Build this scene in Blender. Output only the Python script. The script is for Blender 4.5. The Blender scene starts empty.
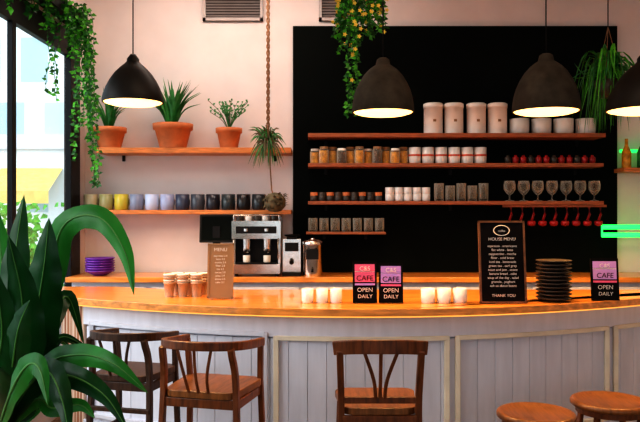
import bpy, bmesh, math, random
from mathutils import Vector, Matrix
random.seed(7)
F=714.0; CAMZ=1.60
# ---- convert image pixel coordinates to metres at a chosen depth
def sx(u,Y): return (u-320)/F*Y
def sz(v,Y): return CAMZ-(v-211)/F*Y
sc=bpy.context.scene
sc.view_settings.view_transform='Standard'
try: sc.view_settings.look='High Contrast'
except Exception: pass

# ---------------- materials ----------------
def mat(name,col,rough=0.5,metal=0.0,emis=None,es=0.0,var=0.12,scale=8.0,bump=0.0,trans=0.0,coat=0.0,stretch=(1,1,1),spec=0.5):
    m=bpy.data.materials.new(name); m.use_nodes=True
    nt=m.node_tree; n=nt.nodes; l=nt.links; b=n['Principled BSDF']
    b.inputs['Roughness'].default_value=rough; b.inputs['Metallic'].default_value=metal; b.inputs['Specular IOR Level'].default_value=spec
    tc=n.new('ShaderNodeTexCoord'); mp=n.new('ShaderNodeMapping'); mp.inputs['Scale'].default_value=stretch
    no=n.new('ShaderNodeTexNoise'); no.inputs['Scale'].default_value=scale; no.inputs['Detail'].default_value=4
    cr=n.new('ShaderNodeValToRGB')
    c=Vector(col)
    cr.color_ramp.elements[0].position=0.3; cr.color_ramp.elements[1].position=0.7
    cr.color_ramp.elements[0].color=(*(c*(1-var)),1); cr.color_ramp.elements[1].color=(*[min(1,x*(1+var)) for x in c],1)
    l.new(tc.outputs['Object'],mp.inputs[0]); l.new(mp.outputs[0],no.inputs['Vector']); l.new(no.outputs['Fac'],cr.inputs[0]); l.new(cr.outputs[0],b.inputs['Base Color'])
    if bump:
        bp=n.new('ShaderNodeBump'); bp.inputs['Strength'].default_value=bump; bp.inputs['Distance'].default_value=0.01
        l.new(no.outputs['Fac'],bp.inputs['Height']); l.new(bp.outputs[0],b.inputs['Normal'])
    if emis:
        b.inputs['Emission Color'].default_value=(*emis,1); b.inputs['Emission Strength'].default_value=es
    if coat: b.inputs['Coat Weight'].default_value=coat
    if trans:
        o=n['Material Output']; tr=n.new('ShaderNodeBsdfTranslucent'); mx=n.new('ShaderNodeMixShader'); mx.inputs[0].default_value=trans
        l.new(cr.outputs[0],tr.inputs[0]); l.new(b.outputs[0],mx.inputs[1]); l.new(tr.outputs[0],mx.inputs[2]); l.new(mx.outputs[0],o.inputs[0])
    return m
def glassmat(name,col,fac=0.3):
    m=bpy.data.materials.new(name); m.use_nodes=True; nt=m.node_tree; n=nt.nodes; l=nt.links; n.clear()
    o=n.new('ShaderNodeOutputMaterial'); t=n.new('ShaderNodeBsdfTransparent'); g=n.new('ShaderNodeBsdfPrincipled')
    g.inputs['Base Color'].default_value=(*col,1); g.inputs['Roughness'].default_value=0.08
    t.inputs[0].default_value=(*[0.6+0.4*x for x in col],1)
    f=n.new('ShaderNodeLayerWeight'); f.inputs[0].default_value=0.4
    a=n.new('ShaderNodeMath'); a.operation='MULTIPLY_ADD'; a.inputs[1].default_value=0.8 if fac>.1 else .1; a.inputs[2].default_value=fac*0.5; a.use_clamp=True
    mx=n.new('ShaderNodeMixShader'); l.new(f.outputs['Facing'],a.inputs[0]); l.new(a.outputs[0],mx.inputs[0]); l.new(t.outputs[0],mx.inputs[1]); l.new(g.outputs[0],mx.inputs[2]); l.new(mx.outputs[0],o.inputs[0])
    return m
def brickmat(name,c1,c2,mortar,scale,bw=0.5,bh=0.25,ms=0.03,rough=.8,rot=None):
    m=bpy.data.materials.new(name); m.use_nodes=True; nt=m.node_tree; n=nt.nodes; l=nt.links; b=n['Principled BSDF']
    tc=n.new('ShaderNodeTexCoord'); mp=n.new('ShaderNodeMapping')
    if rot: mp.inputs['Rotation'].default_value=rot
    br=n.new('ShaderNodeTexBrick'); br.inputs['Color1'].default_value=(*c1,1); br.inputs['Color2'].default_value=(*c2,1); br.inputs['Mortar'].default_value=(*mortar,1)
    br.inputs['Scale'].default_value=scale; br.inputs['Mortar Size'].default_value=ms; br.inputs['Brick Width'].default_value=bw; br.inputs['Row Height'].default_value=bh
    l.new(tc.outputs['Object'],mp.inputs[0]); l.new(mp.outputs[0],br.inputs['Vector']); l.new(br.outputs[0],b.inputs['Base Color']); b.inputs['Roughness'].default_value=rough
    return m

M_wall=mat('plaster_wall',(0.80,0.72,0.695),0.85,var=0.05,scale=3,bump=0.05)
M_ceil=mat('ceiling_paint',(0.75,0.69,0.66),0.9,var=0.03)
M_floor=brickmat('floor_boards',(0.20,0.13,0.08),(0.25,0.16,0.10),(0.05,0.03,0.02),1.0,bw=1.4,bh=0.14,ms=0.006,rough=.45)
M_black=mat('black_panel_paint',(0.004,0.006,0.005),0.7,var=0.3,scale=2,spec=.08)
M_blackmet=mat('black_metal',(0.008,0.008,0.009),0.45,var=0.2,spec=.25)
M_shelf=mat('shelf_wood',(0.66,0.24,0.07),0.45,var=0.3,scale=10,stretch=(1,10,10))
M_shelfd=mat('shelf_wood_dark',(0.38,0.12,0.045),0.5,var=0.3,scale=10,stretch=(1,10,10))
M_top=mat('counter_wood',(0.74,0.28,0.06),0.28,var=0.3,scale=6,stretch=(1,8,8),coat=0.35)
M_edgeglow=mat('nosing_edge_glow',(0.9,0.5,0.15),0.5,emis=(1,.45,.08),es=.9,var=.02)  # emission stands in for warm light on the counter edge, no lamp there
M_cwhite=mat('counter_paint',(0.62,0.62,0.68),0.55,var=0.06,scale=5,stretch=(4,4,.6))
M_cream=mat('moulding_paint',(0.72,0.64,0.50),0.5,var=0.1,scale=6)
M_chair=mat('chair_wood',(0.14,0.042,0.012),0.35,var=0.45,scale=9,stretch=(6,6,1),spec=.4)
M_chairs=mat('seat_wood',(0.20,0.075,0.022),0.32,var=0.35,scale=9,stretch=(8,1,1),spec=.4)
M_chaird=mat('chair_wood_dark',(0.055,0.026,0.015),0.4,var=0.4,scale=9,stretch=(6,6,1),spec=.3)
M_white=mat('white_ceramic',(0.76,0.72,0.68),0.25,var=0.03)
M_can=mat('white_tin',(0.84,0.79,0.73),0.4,var=0.04)
M_red=mat('red_label',(0.6,0.10,0.05),0.5)
M_redg=mat('red_glaze',(0.38,0.02,0.02),0.3)
M_amber=mat('amber_contents',(0.80,0.34,0.02),0.35,var=0.4,scale=30)
M_brownc=mat('coffee_contents',(0.09,0.04,0.02),0.5,var=0.5,scale=60)
M_glass=glassmat('clear_glass',(0.75,0.70,0.60),0.12)
M_terra=mat('terracotta',(0.58,0.19,0.07),0.7,var=0.15,scale=12,bump=.1)
M_soil=mat('soil',(0.04,0.025,0.015),0.95,var=0.5,scale=40)
M_leaf=mat('aloe_green',(0.04,0.20,0.045),0.45,var=0.45,scale=15)
M_ivy=mat('ivy_green',(0.09,0.40,0.03),0.5,var=0.5,scale=12,trans=.3)
M_spid=mat('spider_plant_green',(0.11,0.44,0.04),0.5,var=0.5,scale=12,trans=.3)
M_ivyd=mat('ivy_dark',(0.02,0.13,0.015),0.5,var=0.5,scale=12,trans=.2)
M_big=mat('big_leaf_green',(0.008,0.062,0.012),0.36,var=0.6,scale=5,spec=.35,trans=.22,stretch=(1,1,.35))
M_bigl=mat('big_leaf_light',(0.03,0.20,0.03),0.4,var=0.5,scale=5,spec=.35,trans=.3,stretch=(1,1,.35))
M_rib=mat('leaf_midrib',(0.07,0.22,0.04),0.5,var=.2)
M_yel=mat('yellow_bloom',(0.85,0.60,0.08),0.5)
M_dry=mat('dry_fronds',(0.14,0.11,0.06),0.8,var=0.4,scale=20)
M_rope=mat('jute_rope',(0.28,0.15,0.08),0.9,var=0.3,scale=60,bump=.3)
M_chrome=mat('brushed_steel',(0.62,0.58,0.54),0.22,1.0,var=0.1,scale=30)
M_lampd=mat('dark_bronze_shade',(0.016,0.013,0.010),0.5,0.2,var=0.2,spec=.3)
M_conc=mat('concrete_shade',(0.045,0.036,0.026),0.8,var=0.3,scale=14,bump=.1,spec=.15)
M_stone=mat('stone_planter',(0.2,0.18,0.16),0.8,var=0.2,scale=14,bump=.1)
M_inner=mat('shade_inner',(0.9,0.75,0.5),0.5,var=.02)
M_bulb=mat('lamp_diffuser',(1,0.85,0.6),0.5,emis=(1,0.60,0.20),es=2.6,var=.02)
M_kraft=mat('kraft_paper',(0.50,0.34,0.23),0.8,var=0.1)
M_kraft2=mat('cup_rim_paper',(0.80,0.70,0.60),0.7,var=0.05)
M_signb=mat('signboard_black',(0.008,0.006,0.006),0.6,var=.2,spec=.1)
M_signfr=mat('sign_frame_wood',(0.16,0.065,0.025),0.5,var=.3,scale=20)
M_tan=mat('menu_tan',(0.30,0.165,0.075),0.6,var=.08)
M_txt=mat('sign_lettering',(0.80,0.73,0.66),0.6,var=.02)
M_pink=mat('sign_pink',(0.75,0.12,0.24),0.5,var=.05)
M_mag=mat('sign_lilac',(0.50,0.27,0.62),0.5,var=.05)
M_purple=mat('purple_glaze',(0.15,0.03,0.34),0.3,var=.1)
M_dkplate=mat('stoneware_dark',(0.06,0.045,0.035),0.4,var=.2)
M_vent=mat('vent_metal',(0.42,0.37,0.35),0.5,0.2,var=.05)
M_ventd=mat('vent_dark',(0.16,0.14,0.13),0.8)
M_neon=mat('neon_green',(0.05,0.9,0.1),0.5,emis=(0.02,1.0,0.14),es=1.6,var=.02)
M_wick=brickmat('woven_rattan',(0.36,0.15,0.07),(0.24,0.09,0.045),(0.55,0.40,0.30),14,bw=.5,bh=.3,ms=.05)
M_facade=brickmat('facade_windows',(0.38,0.54,0.60),(0.50,0.66,0.70),(0.76,0.82,0.84),0.55,bw=.55,bh=.75,ms=.12,rot=(math.radians(90),0,0))
M_road=mat('pavement',(0.40,0.42,0.42),0.9)
M_winglass=glassmat('window_glass',(0.95,0.98,1.0),0.02)
M_awn=mat('yellow_awning',(0.75,0.52,0.16),0.7)

# ---------------- mesh builder ----------------
class B:
    def __init__(s): s.v=[];s.f=[];s.m=[];s.sm=[];s.mats=[];s.T=Matrix.Identity(4)
    def mi(s,m):
        if m not in s.mats: s.mats.append(m)
        return s.mats.index(m)
    def add(s,vs,fs,m,smooth=False):
        o=len(s.v); s.v+= [tuple(s.T@Vector(v)) for v in vs]; k=s.mi(m)
        for f in fs: s.f.append([i+o for i in f]); s.m.append(k); s.sm.append(smooth)
    def box(s,x0,x1,y0,y1,z0,z1,m):
        vs=[(x,y,z) for x in(x0,x1) for y in(y0,y1) for z in(z0,z1)]
        s.add(vs,[(0,1,3,2),(4,6,7,5),(0,4,5,1),(2,3,7,6),(0,2,6,4),(1,5,7,3)],m)
    def prism(s,poly,z0,z1,m,smooth=False):
        n=len(poly); vs=[(x,y,z0) for x,y in poly]+[(x,y,z1) for x,y in poly]
        fs=[tuple(range(n))[::-1],tuple(range(n,2*n))]+[(i,(i+1)%n,n+(i+1)%n,n+i) for i in range(n)]
        s.add(vs,fs,m,smooth)
    def lathe(s,prof,c,m,seg=24,smooth=True,sxy=(1,1)):
        vs=[];fs=[];n=len(prof)
        for r,z in prof:
            for k in range(seg):
                a=2*math.pi*k/seg; vs.append((c[0]+r*math.cos(a)*sxy[0],c[1]+r*math.sin(a)*sxy[1],c[2]+z))
        for i in range(n-1):
            for k in range(seg): fs.append((i*seg+k,i*seg+(k+1)%seg,(i+1)*seg+(k+1)%seg,(i+1)*seg+k))
        s.add(vs,fs,m,smooth)
        for i in (0,n-1):
            if prof[i][0]>1e-4: s.add(vs[i*seg:(i+1)*seg],[tuple(range(seg))],m)
    def sweep(s,pts,sec,m,up=(0,0,1),smooth=True,scales=None,closed=False):
        pts=[Vector(p) for p in pts]; n=len(pts); k=len(sec); vs=[]
        up0=Vector(up)
        for i,p in enumerate(pts):
            if closed: t=pts[(i+1)%n]-pts[i-1]
            else: t=pts[min(i+1,n-1)]-pts[max(i-1,0)]
            if t.length<1e-9:t=Vector((0,0,1))
            t.normalize(); u=up0-up0.dot(t)*t
            if u.length<0.05: u=Vector((0,1,0))-Vector((0,1,0)).dot(t)*t
            u.normalize(); r=t.cross(u); q=scales[i] if scales else 1
            for a,b in sec: vs.append(p+r*a*q+u*b*q)
        fs=[]
        for i in range(n if closed else n-1):
            j=(i+1)%n
            for q in range(k): fs.append((i*k+q,i*k+(q+1)%k,j*k+(q+1)%k,j*k+q))
        if not closed: fs+= [tuple(range(k))[::-1],tuple(range((n-1)*k,n*k))]
        s.add(vs,fs,m,smooth)
    def tube(s,pts,r,m,seg=8,scales=None,up=(0,0,1),closed=False):
        s.sweep(pts,[(r*math.cos(2*math.pi*i/seg),r*math.sin(2*math.pi*i/seg)) for i in range(seg)],m,up,True,scales,closed)
    def bar(s,pts,w,h,m,up=(0,0,1),scales=None,closed=False):
        s.sweep(pts,[(-w/2,-h/2),(w/2,-h/2),(w/2,h/2),(-w/2,h/2)],m,up,False,scales,closed)
    def leaf(s,ctrl,w,m,n=14,fold=0.25,side=None,shape=0.6,rib=None,ripple=0):
        c=spl(ctrl,n); vs=[];fs=[]; N=len(c); ph=random.uniform(0,6)
        for i,p in enumerate(c):
            t=(c[min(i+1,N-1)]-c[max(i-1,0)]).normalized()
            sd=Vector(side) if side else t.cross(Vector((0,-1,0.35)))
            sd=sd-sd.dot(t)*t
            if sd.length<.01: sd=Vector((1,0,0))
            sd.normalize(); nm=t.cross(sd).normalized()
            q=i/(N-1); ww=w*0.5*(math.sin(math.pi*min(1,q**shape*0.96+0.04)))**0.8 if q<1 else 0.0005
            ww=max(ww,w*0.06*(1-q))
            for a,b in((-1,fold),(-.5,fold*.35),(0,0),(.5,fold*.35),(1,fold)): vs.append(p+sd*ww*a+nm*(ww*b+abs(a)*ripple*ww*math.sin(i*1.3+ph+(1.5 if a>0 else 0))))
        for i in range(N-1):
            for k in range(4): fs.append((i*5+k,i*5+k+1,(i+1)*5+k+1,(i+1)*5+k))
        s.add(vs,fs,m,True)
        if rib: s.tube([p for p in c],.0045,rib,5,scales=[1.3-1.1*i/(N-1) for i in range(N)],up=(0,1,0))
    def smallleaf(s,p,d,nrm,L,m):
        d=Vector(d).normalized(); sd=d.cross(Vector(nrm)); 
        if sd.length<.01: sd=d.cross(Vector((1,.2,0)))
        sd.normalize(); nn=sd.cross(d); p=Vector(p)
        vs=[p,p+d*L*.35+sd*L*.38+nn*L*.1,p+d*L+nn*-.1*L,p+d*L*.35-sd*L*.38+nn*L*.1,p+d*L*.4]
        s.add(vs,[(0,1,4),(1,2,4),(2,3,4),(3,0,4)],m)
    def build(s,name,loc=None,rot=0,bevel=0,recalc=True,parent=None):
        me=bpy.data.meshes.new(name); me.from_pydata(s.v,[],s.f)
        for m in s.mats: me.materials.append(m)
        me.polygons.foreach_set('material_index',s.m); me.polygons.foreach_set('use_smooth',s.sm)
        if recalc:
            bm=bmesh.new(); bm.from_mesh(me); bmesh.ops.recalc_face_normals(bm,faces=bm.faces); bm.to_mesh(me); bm.free()
        me.update(); o=bpy.data.objects.new(name,me); sc.collection.objects.link(o)
        if loc: o.location=loc
        o.rotation_euler[2]=rot
        if parent: o.parent=parent
        if bevel:
            md=o.modifiers.new('bevel','BEVEL'); md.width=bevel; md.segments=2; md.limit_method='ANGLE'; md.angle_limit=math.radians(50)
        return o
def spl(ctrl,n):
    P=[Vector(p) for p in ctrl]; P=[P[0]*2-P[1]]+P+[P[-1]*2-P[-2]]; out=[]; S=len(P)-3
    for i in range(n+1):
        t=i/n*S; k=min(int(t),S-1); t-=k; a,b,c,d=P[k:k+4]
        out.append(.5*((2*b)+(c-a)*t+(2*a-5*b+4*c-d)*t*t+(3*b-a-3*c+d)*t**3))
    return out

# ---------------- room shell ----------------
WX=-2.04; BY=6.2; H=3.6; RX=3.6; FY=-2.5; WT=.08
b=B(); b.box(WX-WT,RX+.2,FY-.2,BY+.2,-.1,0,M_floor); b.build('floor')
b=B(); b.box(WX-WT,RX+.2,FY-.2,BY+.2,H,H+.1,M_ceil); b.build('ceiling')
b=B(); b.box(WX-WT,RX+.2,BY,BY+.2,0,H,M_wall); b.build('wall_back')
b=B(); b.box(WX-WT,WX,FY,0.6,0,H,M_wall); b.box(WX-WT,WX,6.02,BY,0,H,M_wall); b.box(WX-WT,WX,.6,6.02,0,.35,M_wall); b.box(WX-WT,WX,.6,6.02,3.06,H,M_wall); b.build('wall_left')
b=B(); b.box(RX,RX+.2,FY,BY,0,H,M_wall); b.build('wall_right')
b=B(); b.box(WX,-1.6,FY-.2,FY,0,H,M_wall); b.box(3.2,RX,FY-.2,FY,0,H,M_wall); b.box(-1.6,3.2,FY-.2,FY,0,.4,M_wall); b.box(-1.6,3.2,FY-.2,FY,3.1,H,M_wall); b.build('wall_front')
b=B(); x0,x1=WX-.04,WX+.008
b.box(x0,x1+.01,5.80,6.02,.35,3.06,M_blackmet); b.box(x0,x1,.6,.75,.35,3.06,M_blackmet); b.box(x0,x1,.75,5.8,2.86,3.06,M_blackmet); b.box(x0,x1,.75,5.8,.35,.5,M_blackmet)
for y in (2.4,3.55,4.72): b.box(x0+.01,x1,y,y+.06,.5,2.86,M_blackmet)
b.box(WX-.03,WX-.025,.75,5.8,.5,2.86,M_winglass)
b.build('window_1',bevel=.004)
b=B()
for x in(-1.6,0,1.55,3.12): b.box(x,x+.08,FY-.12,FY-.02,.4,3.1,M_blackmet)
b.box(-1.6,3.2,FY-.12,FY-.02,3.02,3.1,M_blackmet); b.box(-1.6,3.2,FY-.12,FY-.02,.4,.48,M_blackmet); b.build('window_2')
b=B(); b.box(WX+.0,RX,BY-.015,BY,0,.12,M_cwhite); b.build('baseboard_back')
# exterior
b=B(); b.box(-40,40,-40,60,-.3,-.12,M_road); b.build('street_pavement')
b=B(); b.box(-24,-2.6,15,16,-.12,14,M_facade)
b.box(-24,-2.6,14.9,15,2.9,3.2,M_cwhite)
b.add([(-6.7,15,2.5),(-5.4,15,2.5),(-5.4,14.2,2.0),(-6.7,14.2,2.0),(-5.4,14.2,1.75),(-6.7,14.2,1.75)],[(0,1,2,3),(3,2,4,5)],M_awn); b.build('building_facade')
b=B(); b.box(-4.0,-2.9,7.8,8.2,-.12,.45,M_stone)
for i in range(1100):
    p=Vector((random.gauss(-3.45,.25),random.gauss(8,.12),.45+min(1.2,abs(random.gauss(.4,.4)))))
    b.smallleaf(p,(random.uniform(-1,1),random.uniform(-1,1),random.uniform(-.5,1)),(random.uniform(-1,1),-1,.5),.10,M_ivy)
for i in range(6): b.tube([(-3.45,8,.4),(-3.45+random.uniform(-.4,.4),8,1.2)],.012,M_dry,5)
b.build('street_shrub',recalc=False)

# black back panel
PX0,PX1=sx(293,6.17),sx(617,6.17)
b=B(); b.box(PX0,PX1,6.165,6.2,0.12,sz(26,6.165),M_black); b.build('trim_1')
def vent(u0,u1):
    a,c=sx(u0,6.18),sx(u1,6.18); z0,z1=sz(21,6.18),3.52
    b=B(); b.box(a,c,6.185,6.2,z0,z1,M_ventd)
    b.box(a,a+.025,6.16,6.19,z0,z1,M_vent); b.box(c-.025,c,6.16,6.19,z0,z1,M_vent); b.box(a,c,6.16,6.19,z0,z0+.025,M_vent); b.box(a,c,6.16,6.19,z1-.025,z1,M_vent)
    z=z0+.035
    while z<z1-.03:
        b.add([(a+.02,6.165,z),(c-.02,6.165,z),(c-.02,6.185,z+.018),(a+.02,6.185,z+.018)],[(0,1,2,3)],M_vent); z+=.024
    b.build('air_vent')
vent(203,263); vent(319,366)

# shelves
SF=5.9
def shelf(u0,u1,vtop,th,m,name):
    z=sz(vtop,SF); a,c=sx(u0,SF),sx(u1,SF); yb=6.165 if u0>292 else BY
    b=B(); b.box(a,c,SF,yb,z-th,z,m)
    n=3 if c-a>1.8 else 2
    for i in range(n):
        x=a+.15+(c-a-.3)*i/(n-1); b.box(x-.012,x+.012,yb-.02,yb,z-th-.05,z-th,M_blackmet)
    b.build(name,bevel=.003); return z
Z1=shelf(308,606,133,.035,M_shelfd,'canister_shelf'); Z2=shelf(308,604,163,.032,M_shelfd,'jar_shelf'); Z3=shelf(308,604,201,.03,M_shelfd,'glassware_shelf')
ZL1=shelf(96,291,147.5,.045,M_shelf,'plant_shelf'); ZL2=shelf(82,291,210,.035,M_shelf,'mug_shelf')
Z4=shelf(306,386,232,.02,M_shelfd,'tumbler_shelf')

def mug(b,x,y,z,r,h,m,handle=None,inner=None):
    b.lathe([(r*.86,0),(r*.95,h*.06),(r,h*.3),(r,h),(r*.92,h),(r*.9,h*.15),(0.0,h*.12)],(x,y,z),m,18)
    if handle is not None:
        a=handle; p=[]
        for i in range(9):
            t=-math.pi/2+math.pi*i/8; rr=r*.95+math.cos(t)*h*.26
            p.append((x+math.cos(a)*rr,y+math.sin(a)*rr,z+h*.52+math.sin(t)*h*.28))
        b.tube(p,h*.05,m,6)
IY=6.03
b=B(); cols=[(.42,.36,.22),(.34,.32,.15),(.55,.46,.06),(.24,.27,.38),(.50,.57,.75),(.34,.38,.55),(.05,.06,.10),(.06,.07,.09),(.02,.02,.03),(.03,.04,.045),(.012,.012,.015),(.03,.035,.04)]
for i,c in enumerate(cols):
    m=mat('mug_glaze_%d'%i,c,.3,var=.06); mug(b,sx(92+i*15.2,IY),IY-.03,ZL2,.058,.132,m,handle=math.radians(60))
b.build('coffee_mugs')
b=B()
for u in (433,453.5,476,497): 
    x=sx(u,IY); r=.08
    b.lathe([(r,0),(r,.22),(r+.004,.22),(r+.004,.255),(r*.9,.262),(0,.262)],(x,IY-.01,Z1),M_can,24)
    b.box(x-.012,x+.012,IY-.01-r-.002,IY-.01-r+.004,Z1+.10,Z1+.12,M_tan)
b.build('storage_canisters')
b=B()
for u in (519,541,563,585): mug(b,sx(u,IY),IY-.01,Z1,.082,.13,M_white if u!=563 else M_can)
b.build('ceramic_bowls')
b=B()
def jar(x,y,z,r,h,c,lid):
    b.lathe([(r*.95,.003),(r*.95,h*.76),(0,h*.76)],(x,y,z),c,14)
    b.lathe([(r,0),(r,h*.8),(r*.8,h*.88)],(x,y,z),M_glass,14)
    b.lathe([(r*.85,h*.84),(r*.85,h),(0,h)],(x,y,z),lid,14)
for i in range(11):
    jar(sx(315+i*8.8,IY),IY-.03-(i%2)*.05,Z2,.042,.14 if i%3 else .125,M_amber if i%4!=3 else M_brownc,M_can if i%3==0 else M_tan)
b.build('spice_jars')
b=B()
for i in range(6):
    x=sx(414+i*13,IY); mug(b,x,IY-.05,Z2,.052,.135,M_white)
    b.lathe([(.0525,.060),(.0535,.065),(.0535,.072),(.0525,.076)],(x,IY-.05,Z2),M_red,18)
b.build('takeaway_cups')
b=B()
for i in range(12):
    x=sx(506+i*7.6,IY); b.lathe([(.02,0),(.028,.02),(.028,.05),(.012,.06),(.012,.07),(0,.07)],(x,IY-.06,Z2),M_redg if i%3 else M_dkplate,10)
b.build('espresso_pods')
b=B()
for i in range(9):
    x=sx(314+i*8.0,IY)
    for k in range(2): mug(b,x,IY-.04,Z3+k*.03,.032,.045,M_dkplate if (k==0 or i%2) else M_terra)
b.build('espresso_cups')
b=B()
for i in range(5):
    for k in range(2): mug(b,sx(389+i*9,IY),IY-.05,Z3+k*.055,.037,.06,M_white)
b.build('stacked_teacups')
b=B()
for i in range(5): mug(b,sx(438+i*11,IY),IY-.05,Z3,.042,.13 if i%2 else .15,M_glass)
b.build('water_glasses')
def goblet(b,x,y,z,s,m):
    b.lathe([(.04*s,0),(.038*s,.004*s),(.006*s,.012*s),(.006*s,.05*s),(.03*s,.068*s),(.05*s,.10*s),(.052*s,.14*s),(.045*s,.175*s),(.043*s,.175*s),(.048*s,.14*s),(.045*s,.10*s),(0,.072*s)],(x,y,z),m,18)
b=B()
for i in range(7): goblet(b,sx(508+i*14,IY),IY-.05,Z3,.97,M_glass)
b.build('wine_glasses')
b=B(); zz=Z3-.03
b.bar([(sx(500,IY),IY-.09,zz-.011),(sx(602,IY),IY-.09,zz-.011)],.02,.02,M_shelfd)
for i in range(9):
    x=sx(508+i*11,IY); y=IY-.09
    b.tube([(x,y,zz-.02),(x+.005,y,zz-.08),(x-.012,y,zz-.13)],.011,M_redg,7)
    b.lathe([(0,0),(.03,.008),(.036,.03),(.03,.045),(.0,.047)],(x-.014,y,zz-.18),M_redg,12)
b.build('hanging_scoops')
b=B()
for i in range(7): mug(b,sx(313+i*11,IY),IY-.05,Z4,.04,.115,M_glass)
b.build('tumbler_glasses')

# ---------------- back bench ----------------
BZ=1.073
b=B(); b.box(WX+.02,2.9,5.66,6.15,BZ-.04,BZ,M_top); b.box(WX+.05,2.9,5.72,6.15,.1,BZ-.04,M_cwhite); b.box(WX+.08,2.87,5.76,6.13,0,.1,M_black)
for i in range(8):
    x=WX+.08+i*.61; b.box(x,x+.57,5.70,5.722,.16,BZ-.08,M_cwhite); b.box(x+.2,x+.37,5.685,5.70,BZ-.16,BZ-.145,M_blackmet)
b.build('back_bench',bevel=.004)
b=B(); X=sx(216,5.85)
b.T=Matrix.Translation((X,5.85,BZ))@Matrix.Rotation(math.radians(-8),4,'X')
b.box(-.14,.14,-.02,.02,.27,.50,M_blackmet); b.box(-.125,.125,-.023,-.02,.285,.485,M_black)
b.T=Matrix.Translation((X,5.87,BZ)); b.box(-.03,.03,.0,.03,.02,.4,M_blackmet); b.box(-.11,.11,-.09,.09,0,.02,M_blackmet)
b.build('pos_screen',bevel=.004)
# espresso machine
b=B(); X0=sx(234,5.85); X1=sx(281,5.85); yb=6.08; yf=5.72
b.T=Matrix.Translation((0,0,BZ))@Matrix.Diagonal((1,1,1.12,1))@Matrix.Translation((0,0,-BZ))
b.box(X0,X1,yf,yb,BZ+.02,BZ+.09,M_chrome); b.box(X0+.02,X1-.02,yf+.14,yb,BZ+.09,BZ+.30,M_blackmet); b.box(X0-.005,X1+.005,yf+.01,yb,BZ+.27,BZ+.40,M_chrome)
b.box(X0,X0+.02,yf+.06,yb,BZ+.09,BZ+.27,M_chrome); b.box(X1-.02,X1,yf+.06,yb,BZ+.09,BZ+.27,M_chrome)
b.box(X0+.03,X1-.03,yf+.005,yf+.012,BZ+.31,BZ+.36,M_blackmet)
for x in(X0+.03,X1-.03):
    for y in(yf+.04,yb-.04): b.lathe([(.018,0),(.014,.02)],(x,y,BZ),M_blackmet,10)
b.box(X0+.03,X1-.03,yf-.005,yf+.13,BZ+.09,BZ+.1,M_blackmet)
for x in(X0+.11,X1-.11):
    b.lathe([(.034,.20),(.036,.27)],(x,yf+.08,BZ),M_chrome,16); b.lathe([(.0,.165),(.025,.17),(.036,.185),(.036,.205)],(x,yf+.08,BZ),M_chrome,16)
    b.tube([(x,yf+.06,BZ+.19),(x,yf-.06,BZ+.18)],.012,M_blackmet)
    b.lathe([(.02,-.01),(.02,.01)],(x,yf+.005,BZ+.335),M_chrome,12)
    mug(b,x,yf+.07,BZ+.1,.03,.05,M_white)
for x in(X0+.015,X1-.015): b.tube([(x,yf+.03,BZ+.28),(x,yf-.03,BZ+.26),(x,yf-.035,BZ+.13)],.006,M_chrome)
pts=[(X0+.01,yf+.03,BZ+.44),(X1-.01,yf+.03,BZ+.44),(X1-.01,yb-.02,BZ+.44),(X0+.01,yb-.02,BZ+.44)]
b.tube(pts,.006,M_chrome,6,closed=True)
for p in pts: b.tube([p,(p[0],p[1],BZ+.39)],.006,M_chrome,6)
for i in range(5): mug(b,X0+.05+i*.07,5.86,BZ+.40,.032,.045,M_white if i%2 else M_dkplate)
b.build('espresso_machine',bevel=.004)
b=B(); X=sx(292,5.85) 
b.box(X-.075,X+.075,5.76,6.0,BZ,BZ+.03,M_blackmet); b.box(X-.075,X+.075,5.80,5.98,BZ+.03,BZ+.30,M_chrome); b.box(X-.055,X+.055,5.795,5.80,BZ+.20,BZ+.27,M_blackmet)
b.tube([(X,5.81,BZ+.13),(X,5.75,BZ+.11)],.018,M_blackmet); b.box(X-.04,X+.04,5.77,5.83,BZ+.30,BZ+.315,M_blackmet)
b.lathe([(.035,.30),(.035,.31),(.065,.322),(.065,.332),(.0,.336)],(X,5.90,BZ),M_blackmet,18)
b.build('coffee_grinder',bevel=.004)
b=B(); X=sx(312.5,5.83)
b.lathe([(.074,0),(.079,.02),(.079,.245),(.082,.25),(.082,.28),(.06,.292),(.02,.296),(.02,.306),(0,.31)],(X,5.80,BZ),M_chrome,22)
b.box(X-.05,X+.05,5.714,5.727,BZ+.14,BZ+.22,M_blackmet)
b.tube([(X,5.73,BZ+.06),(X,5.69,BZ+.06),(X,5.685,BZ+.04)],.009,M_blackmet)
b.build('coffee_urn')
b=B(); X=sx(100,5.85)
for i in range(6): b.lathe([(.05,0),(.055,.004),(.115,.035),(.12,.045),(.113,.045),(.05,.012),(0,.01)],(X,5.85,BZ+i*.02),M_purple,24)
b.build('stacked_bowls')

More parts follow.
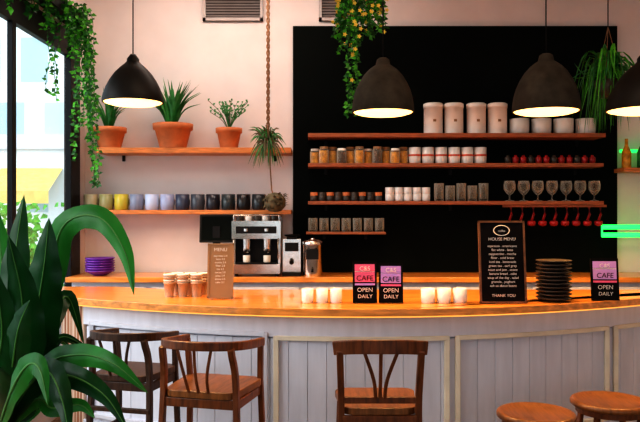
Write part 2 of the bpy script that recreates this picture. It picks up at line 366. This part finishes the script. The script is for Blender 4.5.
# ---------------- counter ----------------
def cf(x): return 4.0+.16*(x-.25)**2
CZ=1.05
cb=B()
topc=[(-1.62+(4.62)*i/40, cf(-1.62+4.62*i/40)) for i in range(41)]
poly=[(3.0,5.0),(-1.0,5.0),(-1.5,5.2),(-1.9,5.2),(-1.87,4.98),(-1.78,4.75)]+topc
cb.prism(poly,CZ-.042,CZ,M_top)
def curve_pts(off,x0,x1,z,n=30): return [(x0+(x1-x0)*i/n, cf(x0+(x1-x0)*i/n)+off, z) for i in range(n+1)]
bpoly=[(2.95,4.9),(-1.55,4.9)]+[(p[0],p[1]) for p in curve_pts(.13,-1.5,2.95,0)]
cb.prism(bpoly,.1,CZ-.042,M_cwhite)
kp=[(2.9,4.85),(-1.5,4.85)]+[(p[0],p[1]) for p in curve_pts(.2,-1.45,2.9,0)]
cb.prism(kp,0,.1,M_black)
x=-1.5
while x<2.9:
    w=.11; xm=x+w/2; ang=math.atan(.32*(xm-.25)); cb.T=Matrix.Translation((xm,cf(xm)+.125,0))@Matrix.Rotation(ang,4,'Z')
    ww=w/math.cos(ang)
    cb.box(-ww/2+.0008,ww/2-.0008,-.012,.012,.12,CZ-.19,M_cwhite); x+=w
cb.T=Matrix.Identity(4)
cb.bar(curve_pts(.115,-1.52,2.95,CZ-.11),.03,.14,M_cwhite)
cb.bar(curve_pts(.03,-1.56,2.97,CZ-.047),.02,.010,M_edgeglow)  # trim bar under the nosing, made to glow for the orange edge
cb.bar(curve_pts(.11,-1.52,2.95,.18),.03,.16,M_cwhite)
def frame(xa,xb,za,zb,m,t=.026):
    for z in (za,zb): cb.bar(curve_pts(.100,xa,xb,z,14),.030,t,m)
    for xx in (xa,xb): 
        y=cf(xx)+.100; cb.bar([(xx,y,za-.011),(xx,y,zb+.011)],.030,t,m,up=(0,1,0))
frame(-.255,.735,.3,.865,M_cream); frame(.80,1.80,.3,.865,M_cream); frame(1.87,2.85,.3,.865,M_cream); frame(-1.46,-.32,.3,.885,M_cwhite)
cb.prism([(-1.5,4.62),(-1.52,4.60),(-1.72,4.75),(-1.82,5.1),(-1.55,5.1),(-1.5,4.9)],.0,CZ-.045,M_wick)
counter=cb.build('bar_counter',bevel=.003)

# ---------------- counter items ----------------
CY=4.28
b=B()
for u in (307.5,322,336): mug(b,sx(u,CY),CY,CZ,.036,.084,M_white,handle=math.radians(100))
b.build('white_cups')
b=B()
for u in (428,444,460): mug(b,sx(u,CY),CY,CZ,.043,.086,M_white,handle=math.radians(80))
b.build('white_cups')
b=B()
for r,(yy) in enumerate((4.58,4.68)):
    for i in range(3):
        x=sx(170+i*13.5+r*5,4.6)
        for k in range(4): b.lathe([(.026,0),(.035,.085),(.039,.085),(.039,.092),(.033,.092),(.024,.006),(0,.005)],(x,yy,CZ+k*.018),M_kraft if k%2==0 else M_kraft2,16)
b.build('paper_cups')
b=B(); X=sx(557,4.3)
for i in range(11): b.lathe([(.05,0),(.055,.002),(.095,.016),(.108,.024),(.104,.027),(.05,.008),(0,.007)],(X,4.36,CZ+i*.0225),M_dkplate,28)
b.build('stacked_plates')
def txt(s,size,loc,parent,m,rx,align='CENTER'):
    c=bpy.data.curves.new('lettering','FONT'); c.body=s; c.size=size; c.align_x=align; c.extrude=.0006; c.materials.append(m)
    o=bpy.data.objects.new('lettering',c); sc.collection.objects.link(o); o.parent=parent; o.location=loc; o.rotation_euler=(math.radians(90)-rx,0,0); return o
def sign(name,u0,u1,v0,Y,board,frm,rows,rz=0,ft=.012):
    w=(u1-u0)/F*Y; h=sz(v0,Y)-CZ; tilt=math.radians(-7)
    b=B(); R=Matrix.Rotation(tilt,4,'X'); b.T=Matrix.Translation((0,0,.004))@R
    b.box(-w/2+ft*.6,w/2-ft*.6,-.004,.006,.005,h-.005,board)
    b.box(-w/2,-w/2+ft,-.008,.009,0,h,frm); b.box(w/2-ft,w/2,-.008,.009,0,h,frm); b.box(-w/2,w/2,-.008,.009,0,ft,frm); b.box(-w/2,w/2,-.008,.009,h-ft,h,frm)
    for r in rows:
        if r[0]=='band': b.box(-w/2+ft*1.4,w/2-ft*1.4,-.0065,-.003,h*r[1],h*r[2],r[3])
        if r[0]=='circle':
            b.tube([(w*.17*math.cos(a*math.pi/8),-.006,h*r[1]+w*.11*math.sin(a*math.pi/8)) for a in range(16)],.0025,M_txt,5,closed=True,up=(0,1,0))
    b.T=Matrix.Translation((0,.0,.002)); q=h*math.sin(-tilt)*.7
    b.add([(-w*.2,q+.01,h*.7),(w*.2,q+.01,h*.7),(w*.25,h*.33,0),(-w*.25,h*.33,0),(w*.25,h*.33+.006,0),(-w*.25,h*.33+.006,0),(w*.2,q+.016,h*.7),(-w*.2,q+.016,h*.7)],[(0,1,2,3),(3,2,4,5),(4,6,7,5)],frm)
    o=b.build(name,loc=(sx((u0+u1)/2,Y),Y,CZ),rot=rz)
    for r in rows:
        if r[0]=='t':
            hh=h*r[1]; txt(r[2],r[3],(0,-.0085+hh*math.sin(-tilt),.004+hh*math.cos(tilt)),o,r[4] if len(r)>4 else M_txt,tilt)
    return o
rows=[('circle',.88),('t',.865,'coffee',.018),('t',.76,'HOUSE MENU',.026)]
for i,s in enumerate(['espresso . americano','flat white . latte','cappuccino . mocha','filter . cold brew','iced tea . lemonade','green tea . earl grey','toast and jam . scone','banana bread . cake','soup of the day . salad','granola . yoghurt','ask us about beans']): rows.append(('t',.68-i*.048,s,.0205))
rows.append(('t',.08,'THANK YOU',.024))
sign('menu_board',480,527,221,4.22,M_signb,M_signfr,rows)
rows=[('t',.86,'MENU',.03)]+[('t',.76-i*.06,s,.017) for i,s in enumerate(['espresso 2.4','latte 3.2','mocha 3.4','filter 2.8','tea 2.2','cocoa 3.0','juice 2.9','scone 2.5','cake 3.1'])]
sign('wooden_menu',207,233,244,4.45,M_tan,M_tan,rows)
def small(u0,u1,v0,Y,c1,c2,rz): sign('counter_sign',u0,u1,v0,Y,M_signb,M_signb,[('band',.50,.93,c1),('band',.42,.47,c2),('band',.74,.76,M_txt),('t',.78,'C&S',.036,M_txt),('t',.54,'CAFE',.044,M_signb),('t',.27,'OPEN',.036),('t',.12,'DAILY',.032)],rz,.008)
small(353,377,262,4.24,M_pink,M_mag,.03); small(379,403,264,4.24,M_mag,M_pink,-.03); small(592,619,259,4.36,M_mag,M_pink,-.05)

# ---------------- pendant lamps ----------------
def pendant(u,vb,Y,r,h,prof,m,e=50):
    X=sx(u,Y); Z=sz(vb,Y)
    b=B(); outer=[(a*r,c*h) for a,c in prof]; seg=36
    def shell(pr,mm):
        vs=[];fs=[]
        for a,c in pr:
            for k in range(seg):
                t=2*math.pi*k/seg; vs.append((a*math.cos(t),a*math.sin(t),c))
        for i in range(len(pr)-1):
            for k in range(seg): fs.append((i*seg+k,i*seg+(k+1)%seg,(i+1)*seg+(k+1)%seg,(i+1)*seg+k))
        b.add(vs,fs,mm,True)
    shell(outer,m)
    inner=[(max(a*r-.008,.001),c*h-.004 if c>.1 else c*h) for a,c in prof if c<.9]
    shell(inner,M_inner); shell([outer[0],(outer[0][0],-.004),(inner[0][0],-.004),inner[0]],m)
    shell([(r*.95,.004),(r*.92,-.006),(r*.75,-.016),(r*.4,-.024),(.001,-.027)],M_bulb)
    b.tube([(0,0,h*.97),(0,0,H-Z-.03)],.004,M_blackmet,6); b.lathe([(.05,H-Z-.03),(.05,H-Z),(0,H-Z)],(0,0,0),M_blackmet,18)
    o=b.build('pendant_lamp',loc=(X,Y,Z),recalc=False)
    l=bpy.data.lights.new('bulb','SPOT'); l.energy=e; l.color=(1,.58,.22); l.shadow_soft_size=.08; l.spot_size=math.radians(150); l.spot_blend=.6; lo=bpy.data.objects.new('bulb',l); sc.collection.objects.link(lo); lo.parent=o; lo.location=(0,0,-.12)
bell=[(1,0),(1,.05),(.96,.16),(.88,.30),(.76,.45),(.60,.60),(.42,.72),(.27,.80),(.20,.85),(.20,.90),(.13,.96),(.09,1),(0,1)]
dome=[(1,0),(1,.05),(.985,.14),(.95,.26),(.88,.40),(.77,.54),(.62,.68),(.46,.78),(.32,.84),(.24,.87),(.20,.97),(.12,1),(0,1)]
pendant(133,102,4.5,.19,.30,bell,M_lampd); pendant(383,112,4.3,.187,.325,dome,M_conc); pendant(546,111,4.3,.20,.345,dome,M_conc); pendant(645,110,4.5,.235,.36,bell,M_lampd)

# ---------------- plants ----------------
def pot(b,x,y,z,r,h,m=None):
    m=m or M_terra
    b.lathe([(r*.66,0),(r*.9,h*.76),(r*1.0,h*.77),(r*1.02,h),(r*.9,h),(r*.86,h*.86)],(x,y,z),m,26); b.lathe([(r*.88,h*.87),(0,h*.9)],(x,y,z),M_soil,20)
def spiky(name,u,Y,zbase,pr,ph,n,L,w,spread,m):
    b=B(); x=sx(u,Y); pot(b,x,Y,zbase,pr,ph)
    for i in range(n):
        a=2*math.pi*i/n+random.uniform(-.3,.3); q=random.random(); s=spread*(.15+.85*q); l=L*random.uniform(.7,1.05)*(1.1-.25*q)
        d=Vector((math.cos(a),math.sin(a)*.35,0)); p0=Vector((x,Y,zbase+ph*.85))
        b.leaf([p0+d*.015,p0+d*s*l*.4+Vector((0,0,l*.5)),p0+d*s*l*.95+Vector((0,0,l*(.95-.3*s*q)))],w,m,8,.5,side=(-d.y,d.x,0) if abs(d.x)<.5 else (0.1,1,.5),shape=.45)
    b.build(name)
PY=6.0
spiky('potted_aloe',110,PY,ZL1,.135,.175,34,.36,.040,.75,M_leaf)
spiky('potted_aloe',173,PY,ZL1,.165,.205,46,.44,.052,.9,M_leaf)
b=B(); x=sx(229,PY); pot(b,x,PY,ZL1,.11,.17)
for i in range(34):
    a=random.uniform(0,6.28); s=random.uniform(.03,.2); l=random.uniform(.14,.27); d=Vector((math.cos(a),math.sin(a)*.5,0)); p0=Vector((x,PY,ZL1+.15))
    pts=spl([p0,p0+d*s*.4+Vector((0,0,l*.6)),p0+d*s+Vector((0,0,l))],5); b.tube(pts,.0025,M_dry if i%3==0 else M_leaf,4)
    for k in (3,4,5): b.smallleaf(pts[k],(random.uniform(-1,1),random.uniform(-.5,.5),.6),(0,-1,.2),.025,M_leaf)
b.build('potted_herb')
def vine(b,start,length,lean=(0,0,0),L=.05,ms=(M_ivy,M_ivyd),flower=0,curl=.02,per=2):
    p=Vector(start); pts=[p.copy()]; n=int(length/.03)
    v=Vector((0,0,-1))+Vector(lean)
    for i in range(n):
        p=p+v*.03+Vector((random.uniform(-curl,curl)*.5,random.uniform(-curl,curl)*.5,0)); pts.append(p.copy())
    b.tube(pts,.0025,M_ivyd,4)
    for q in pts:
        for _ in range(per):
            d=(random.uniform(-1,1),random.uniform(-1,.6),random.uniform(-1,.3)); b.smallleaf(q,d,(random.uniform(-.4,.4),-1,random.uniform(0,.8)),L*random.uniform(.6,1.15),random.choice(ms))
        if flower and random.random()<flower:
            f=q+Vector((random.uniform(-.04,.04),random.uniform(-.05,0),random.uniform(-.03,.03)))
            for k in range(5): b.smallleaf(f,(math.cos(k*1.257),-.3,math.sin(k*1.257)),(0,-1,0),.018,M_yel)
b=B()
b.box(WX+.02,WX+.14,3.9,5.8,3.08,3.18,M_blackmet)
for i in range(38):
    y=random.uniform(4.1,5.7); vine(b,(WX+.15+random.uniform(-.05,.03),y,3.18),random.uniform(.08,.38),lean=(random.uniform(-.05,.1),0,0),L=.045)
for i in range(11):
    y=random.uniform(5.4,5.74); vine(b,(WX+.15+random.uniform(0,.08),y,3.18),random.uniform(.7,1.4),lean=(random.uniform(0,.06),0,0),L=.042,per=2)
for i in range(3): vine(b,(WX+.12,random.uniform(4.8,5.3),3.1),random.uniform(.4,.7),L=.04,per=1)
b.build('trailing_ivy',recalc=False)
Y=4.9; X=sx(360,Y)
b=B(); z=3.12; b.lathe([(.05,0),(.13,.05),(.16,.15),(.15,.15),(.12,.06),(0,.03)],(X,Y,z),M_rope,22); b.lathe([(.14,.13),(0,.14)],(X,Y,z),M_soil,18)
for k in range(3):
    a=k*2.09; b.tube([(X+.155*math.cos(a),Y+.155*math.sin(a),z+.15),(X,Y,H)],.004,M_rope,5)
for i in range(34):
    a=random.uniform(0,6.28); vine(b,(X+.15*math.cos(a),Y+.13*math.sin(a),z+.15),random.uniform(.25,.60),lean=(random.uniform(-.15,.15),0,0),L=.045,flower=.20)
for i in range(5): vine(b,(X+random.uniform(-.08,.02),Y-.12,z+.1),random.uniform(.85,1.05),lean=(-.01,0,0),L=.038,flower=.10)
b.build('hanging_flower_basket',recalc=False)
Y=5.0; X=sx(608,Y); z=sz(98,Y)
b=B(); b.lathe([(.05,0),(.08,.03),(.10,.12),(.09,.12),(.08,.1),(0,.1)],(X,Y,z),M_dkplate,20)
for k in range(3):
    a=k*2.09; b.tube([(X+.1*math.cos(a),Y+.1*math.sin(a),z+.12),(X,Y,z+.5)],.003,M_rope,5)
b.tube([(X,Y,z+.49),(X,Y,H)],.004,M_blackmet,5)
for i in range(240):
    a=random.uniform(0,6.28); s=random.uniform(.05,.23); up=random.uniform(.02,.22); lift=random.uniform(.4,1.1); dn=random.uniform(-.36,.2); d=Vector((math.cos(a),math.sin(a)*.8,0)); p0=Vector((X,Y,z+.10))
    tip=p0+d*s*random.uniform(.9,1.25)+Vector((random.uniform(-.03,.03),0,dn))
    b.leaf([p0,p0+d*s*.35+Vector((0,0,up)),p0+d*s*.8+Vector((0,0,up*lift)),tip],random.uniform(.016,.026),random.choice((M_spid,M_spid,M_ivyd,M_leaf)),9,.3,side=(random.uniform(.2,1),random.uniform(-1,1),random.uniform(-.5,.5)),shape=.5)
b.build('hanging_spider_plant',recalc=False)
Y=5.72; X=sx(268,Y)
b=B(); z0=sz(130,Y)
pa=[];pb=[]
n=90
for i in range(n+1):
    zc=H-(H-z0)*i/n; a=i*.9; pa.append((X+.009*math.cos(a),Y+.009*math.sin(a),zc)); pb.append((X-.009*math.cos(a),Y-.009*math.sin(a),zc))
b.tube(pa,.008,M_rope,5,up=(0,1,0)); b.tube(pb,.008,M_rope,5,up=(0,1,0))
for i in range(150):
    a=random.uniform(0,6.28); s=random.uniform(.04,.17); d=Vector((math.cos(a),math.sin(a)*.6,0)); up=random.uniform(-.2,.16); p0=Vector((X,Y,z0-.1))
    b.leaf([p0,p0+d*s*.6+Vector((0,0,up*.5+.04)),p0+d*s+Vector((0,0,up-.02))],.014,M_dry if i%2 else M_leaf,6,.2,side=(random.uniform(-1,1),.3,.8))
b.tube([(X,Y,z0),(X+.01,Y,z0-.2),(X+.03,Y,z0-.48),(X+.05,Y,z0-.54)],.006,M_rope,6)
b.lathe([(0,-.16),(.05,-.15),(.085,-.11),(.085,-.05),(.05,-.01),(0,0)],(X+.055,Y,z0-.50),M_dry,16)
for i in range(60):
    a=random.uniform(0,6.28); t=random.uniform(-.14,-.01); r=.08; b.smallleaf((X+.055+r*math.cos(a),Y+r*math.sin(a),z0-.5+t),(math.cos(a),math.sin(a),random.uniform(-1,1)),(0,0,1),.04,M_dry)
b.build('jute_plant_hanger',recalc=False)

# big foreground plant
b=B(); CX,CYp=-1.18,2.6
b.lathe([(.17,0),(.24,.40),(.26,.41),(.26,.46),(.235,.46),(.22,.42)],(CX,CYp,0),M_stone,28); b.lathe([(.225,.42),(0,.43)],(CX,CYp,0),M_soil,20)
b.tube([(CX,CYp,.4),(CX-.01,CYp,.6),(CX+.02,CYp,.85)],.035,M_dry,10)
def BL(pts,w,m=M_big,fold=.3,root=.78):
    c=[(CX,CYp,root)]+[(sx(u,Y),Y,sz(v,Y)) for u,v,Y in pts]
    b.leaf(c,w,m,30,fold,shape=.75,rib=M_rib,ripple=.10)
BL([(28,350,2.55),(42,280,2.5),(49,218,2.5)],.17)
BL([(45,300,2.6),(62,228,2.55),(98,217,2.5),(124,250,2.45),(134,295,2.4)],.10,M_bigl)
BL([(8,340,2.6),(14,265,2.65),(24,195,2.7)],.14)
BL([(20,360,2.4),(22,300,2.35),(8,235,2.3)],.14,M_big)
BL([(-5,340,2.4),(-20,290,2.3),(-40,240,2.3)],.15)
BL([(42,370,2.5),(75,355,2.4),(112,363,2.3),(148,393,2.25)],.085,M_bigl)
BL([(40,345,2.6),(58,305,2.7),(70,300,2.75),(84,345,2.8)],.08,M_big)
BL([(40,380,2.35),(70,376,2.25),(104,395,2.2),(128,430,2.15)],.08)
BL([(30,385,2.3),(48,372,2.2),(62,400,2.1),(70,440,2.05)],.09)
BL([(5,370,2.3),(0,350,2.2),(-15,380,2.1)],.14)
BL([(24,370,2.45),(36,310,2.6),(58,260,2.75),(64,236,2.8)],.09,M_big)
BL([(10,380,2.2),(18,330,2.05),(30,300,2.0)],.10,M_big)
BL([(-5,380,2.2),(2,330,2.1),(-8,262,2.05)],.13,M_big)
BL([(35,400,2.4),(52,408,2.3),(80,405,2.25),(95,418,2.2)],.06,M_bigl)
BL([(12,390,2.1),(28,365,2.0),(40,370,1.95),(48,405,1.9)],.07,M_bigl)
BL([(0,330,2.7),(2,270,2.75),(-4,205,2.8)],.13,M_bigl)
for i in range(18):
    u=random.uniform(5,95); v=random.uniform(330,400); BL([(random.uniform(15,40),400,2.7),((u+25)/2,(v+370)/2-20,2.75),(u,v,2.8+random.uniform(-.1,.2))],random.uniform(.03,.06),M_big if i%3 else M_bigl)
b.build('potted_banana_plant',recalc=False)

# ---------------- seating ----------------
def rrect(w,d,wf,r,n=5):
    out=[]
    cs=[(w/2-r,-d/2+r,-90),(wf/2-r,d/2-r,0),(-wf/2+r,d/2-r,90),(-w/2+r,-d/2+r,180)]
    for cx,cy,a0 in cs:
        for i in range(n+1):
            a=math.radians(a0+90*i/n); out.append((cx+r*math.cos(a),cy+r*math.sin(a)))
    return out
def back_chair(X,Y,rot):
    b=B(); S=.70; T=.995; w=.385; d=.38; m=M_chair
    for s in(-1,1):
        b.bar(spl([(s*w*.52,-d/2-.05,0),(s*w*.47,-d/2+.0,S*.6),(s*w*.455,-d/2+.01,S),(s*w*.475,-d/2-.03,T-.02)],12),.030,.034,m,up=(0,1,0))
        b.bar([(s*w*.50,d/2+.0,0),(s*w*.44,d/2-.03,S-.02)],.032,.032,m,up=(0,1,0),scales=[.8,1])
        b.bar([(s*w*.49,-d/2-.02,.30),(s*w*.47,d/2-.015,.30)],.016,.026,m); b.bar([(s*w*.465,-d/2,S-.05),(s*w*.43,d/2-.03,S-.05)],.02,.05,m)
    b.bar([(-w*.46,d/2-.02,.24),(w*.46,d/2-.02,.24)],.022,.03,m); b.bar([(-w*.47,-d/2-.01,.34),(w*.47,-d/2-.01,.34)],.018,.028,m)
    b.bar([(-w*.44,-d/2,S-.05),(w*.44,-d/2,S-.05)],.02,.05,m); b.bar([(-w*.44,d/2-.03,S-.05),(w*.44,d/2-.03,S-.05)],.02,.05,m)
    b.prism([(x,y) for x,y in rrect(w*.88,d,w*1.02,.06)],S-.025,S+.008,M_chairs)
    b.bar(spl([(-w*.545,-d/2-.015,T-.012),(-w*.3,-d/2-.055,T),(0,-d/2-.07,T+.003),(w*.3,-d/2-.055,T),(w*.545,-d/2-.015,T-.012)],16),.022,.062,m)
    b.bar([(-w*.43,-d/2+.0,S+.045),(w*.43,-d/2+.0,S+.045)],.018,.03,m)
    for s in(-1,0,1):
        b.bar(spl([(s*.02,-d/2,S+.04),(s*.03,-d/2-.025,S+.14),(s*.075,-d/2-.055,T-.02)],8),.016,.012,m,up=(0,1,0))
    b.build('bar_chair',loc=(X,Y,0),rot=rot,bevel=.004)
def arm_chair(X,Y,rot,S,T,w,d,m):
    b=B()
    for s in(-1,1):
        b.bar(spl([(s*w*.50,-d/2-.03,0),(s*w*.45,-d/2+.02,S),(s*w*.42,-d/2-.02,T-.01)],10),.028,.032,m,up=(0,1,0))
        b.bar([(s*w*.52,d/2,0),(s*w*.47,d/2-.03,S),(s*w*.49,d/2-.05,T-.03)],.028,.028,m,up=(0,1,0))
        for zz in(.22,.40): b.bar([(s*w*.49,-d/2-.01,zz),(s*w*.505,d/2-.01,zz)],.016,.026,m)
        b.bar([(s*w*.45,-d/2+.02,S-.05),(s*w*.46,d/2-.03,S-.05)],.02,.045,m)
    for zz in(.30,.56): b.bar([(-w*.48,-d/2,zz),(w*.48,-d/2,zz)],.016,.026,m)
    b.bar([(-w*.50,d/2-.01,.28),(w*.50,d/2-.01,.28)],.02,.03,m)
    b.bar([(-w*.45,-d/2+.02,S-.05),(w*.45,-d/2+.02,S-.05)],.02,.045,m); b.bar([(-w*.46,d/2-.03,S-.05),(w*.46,d/2-.03,S-.05)],.02,.045,m)
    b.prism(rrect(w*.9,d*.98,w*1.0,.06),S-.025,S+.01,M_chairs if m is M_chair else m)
    b.bar(spl([(-w*.50,d/2-.03,T-.035),(-w*.50,0,T-.02),(-w*.45,-d/2+.02,T),(-w*.25,-d/2-.045,T+.005),(0,-d/2-.06,T+.005),(w*.25,-d/2-.045,T+.005),(w*.45,-d/2+.02,T),(w*.50,0,T-.02),(w*.50,d/2-.03,T-.035)],32),.026,.042,m)
    for s in(-1,-.0,1): b.bar(spl([(s*.05,-d/2+.01,S),(s*.06,-d/2-.03,S+.1),(s*.09,-d/2-.048,T)],6),.014,.012,m,up=(0,1,0))
    b.build('bar_armchair',loc=(X,Y,0),rot=rot,bevel=.004)
back_chair(sx(377,3.4),3.42,0.0)
arm_chair(sx(214,3.65),3.62,math.radians(-14),.72,.955,.42,.38,M_chair)
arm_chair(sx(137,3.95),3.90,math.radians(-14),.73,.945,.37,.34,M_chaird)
def stool(X,Y,S,r):
    b=B(); b.lathe([(r*.9,-.03),(r*.99,-.024),(r,-.01),(r*.97,0),(r*.88,.003),(r*.8,-.004),(0,-.006)],(0,0,S),M_chairs,32); b.lathe([(r*.86,-.06),(r*.86,-.03)],(0,0,S),M_chair,28)
    for k in range(4):
        a=math.pi/4+k*math.pi/2; b.tube([(r*.75*math.cos(a),r*.75*math.sin(a),S-.03),(r*1.08*math.cos(a),r*1.08*math.sin(a),0)],.017,M_chair,10,up=(0,1,0))
    for z,q in((.22,1.0),(.42,.92)): b.tube([(r*q*math.cos(k*math.pi/12),r*q*math.sin(k*math.pi/12),z) for k in range(24)],.010,M_chair,8,closed=True)
    b.build('bar_stool',loc=(X,Y,0))
stool(sx(536,3.5),3.5,.615,.19); stool(sx(617,3.65),3.74,.61,.20)

# ---------------- right side ----------------
Y=5.95
b=B(); xa,xb=sx(602,Y),sx(668,Y); za,zb=sz(235,Y),sz(227,Y)
b.tube([(xa,Y,za),(xb,Y,za),(xb,Y,zb),(xa,Y,zb)],.020,M_neon,8,closed=True,up=(0,1,0))
for x in (xa+.1,xb-.1): b.tube([(x,Y,za),(x,6.165 if x<PX1 else BY,za)],.008,M_blackmet,6)
b.build('neon_sign')
b=B(); b.box(sx(622,6),3.4,5.95,BY,sz(172,6),sz(168,6),M_shelf); b.build('bottle_shelf')
b=B()
for i in range(5):
    x=sx(629,6)+i*.13; z=sz(168,6); b.lathe([(.035,0),(.038,.01),(.038,.14),(.014,.19),(.013,.25),(0,.25)],(x,6.05,z),M_leaf if i%2 else M_amber,14)
b.build('glass_bottles')
b=B(); b.tube([(sx(626,6),6.12,sz(150,6)),(3.2,6.12,sz(150,6))],.014,M_neon,8) 
for x in (2.7,3.1): b.tube([(x,6.12,sz(150,6)),(x,BY,sz(150,6))],.006,M_blackmet,6)
b.build('neon_tube')

# ---------------- lights ----------------
w=bpy.data.worlds.new('World'); sc.world=w; w.use_nodes=True; bg=w.node_tree.nodes['Background']; bg.inputs[0].default_value=(.78,.90,1,1); bg.inputs[1].default_value=1.6
def area(name,loc,rot,size,e,col,sy=None):
    l=bpy.data.lights.new(name,'AREA'); l.energy=e; l.color=col; l.size=size
    if sy: l.shape='RECTANGLE'; l.size_y=sy
    o=bpy.data.objects.new(name,l); sc.collection.objects.link(o); o.location=loc; o.rotation_euler=[math.radians(a) for a in rot]
area('ceiling_fill',(0.3,3.0,3.55),(0,0,0),2.2,28,(1,.78,.60),1.2)  # both ceiling areas are added fill light, without any fixture
area('ceiling_fill',(-.7,5.3,3.55),(18,0,0),1.8,19,(1,.84,.74),.4)
l=bpy.data.lights.new('sun','SUN'); l.energy=2.0; l.angle=math.radians(50); l.color=(1,.97,.92); o=bpy.data.objects.new('sun',l); sc.collection.objects.link(o)
o.rotation_euler=Vector((.75,.45,-.55)).to_track_quat('-Z','Y').to_euler()
# ---------------- camera ----------------
cam=bpy.data.cameras.new('camera'); co=bpy.data.objects.new('camera',cam); sc.collection.objects.link(co); sc.camera=co
co.location=(0,0,CAMZ); co.rotation_euler=(math.radians(90),0,0); cam.sensor_width=36; cam.lens=36*F/640; cam.clip_start=.05
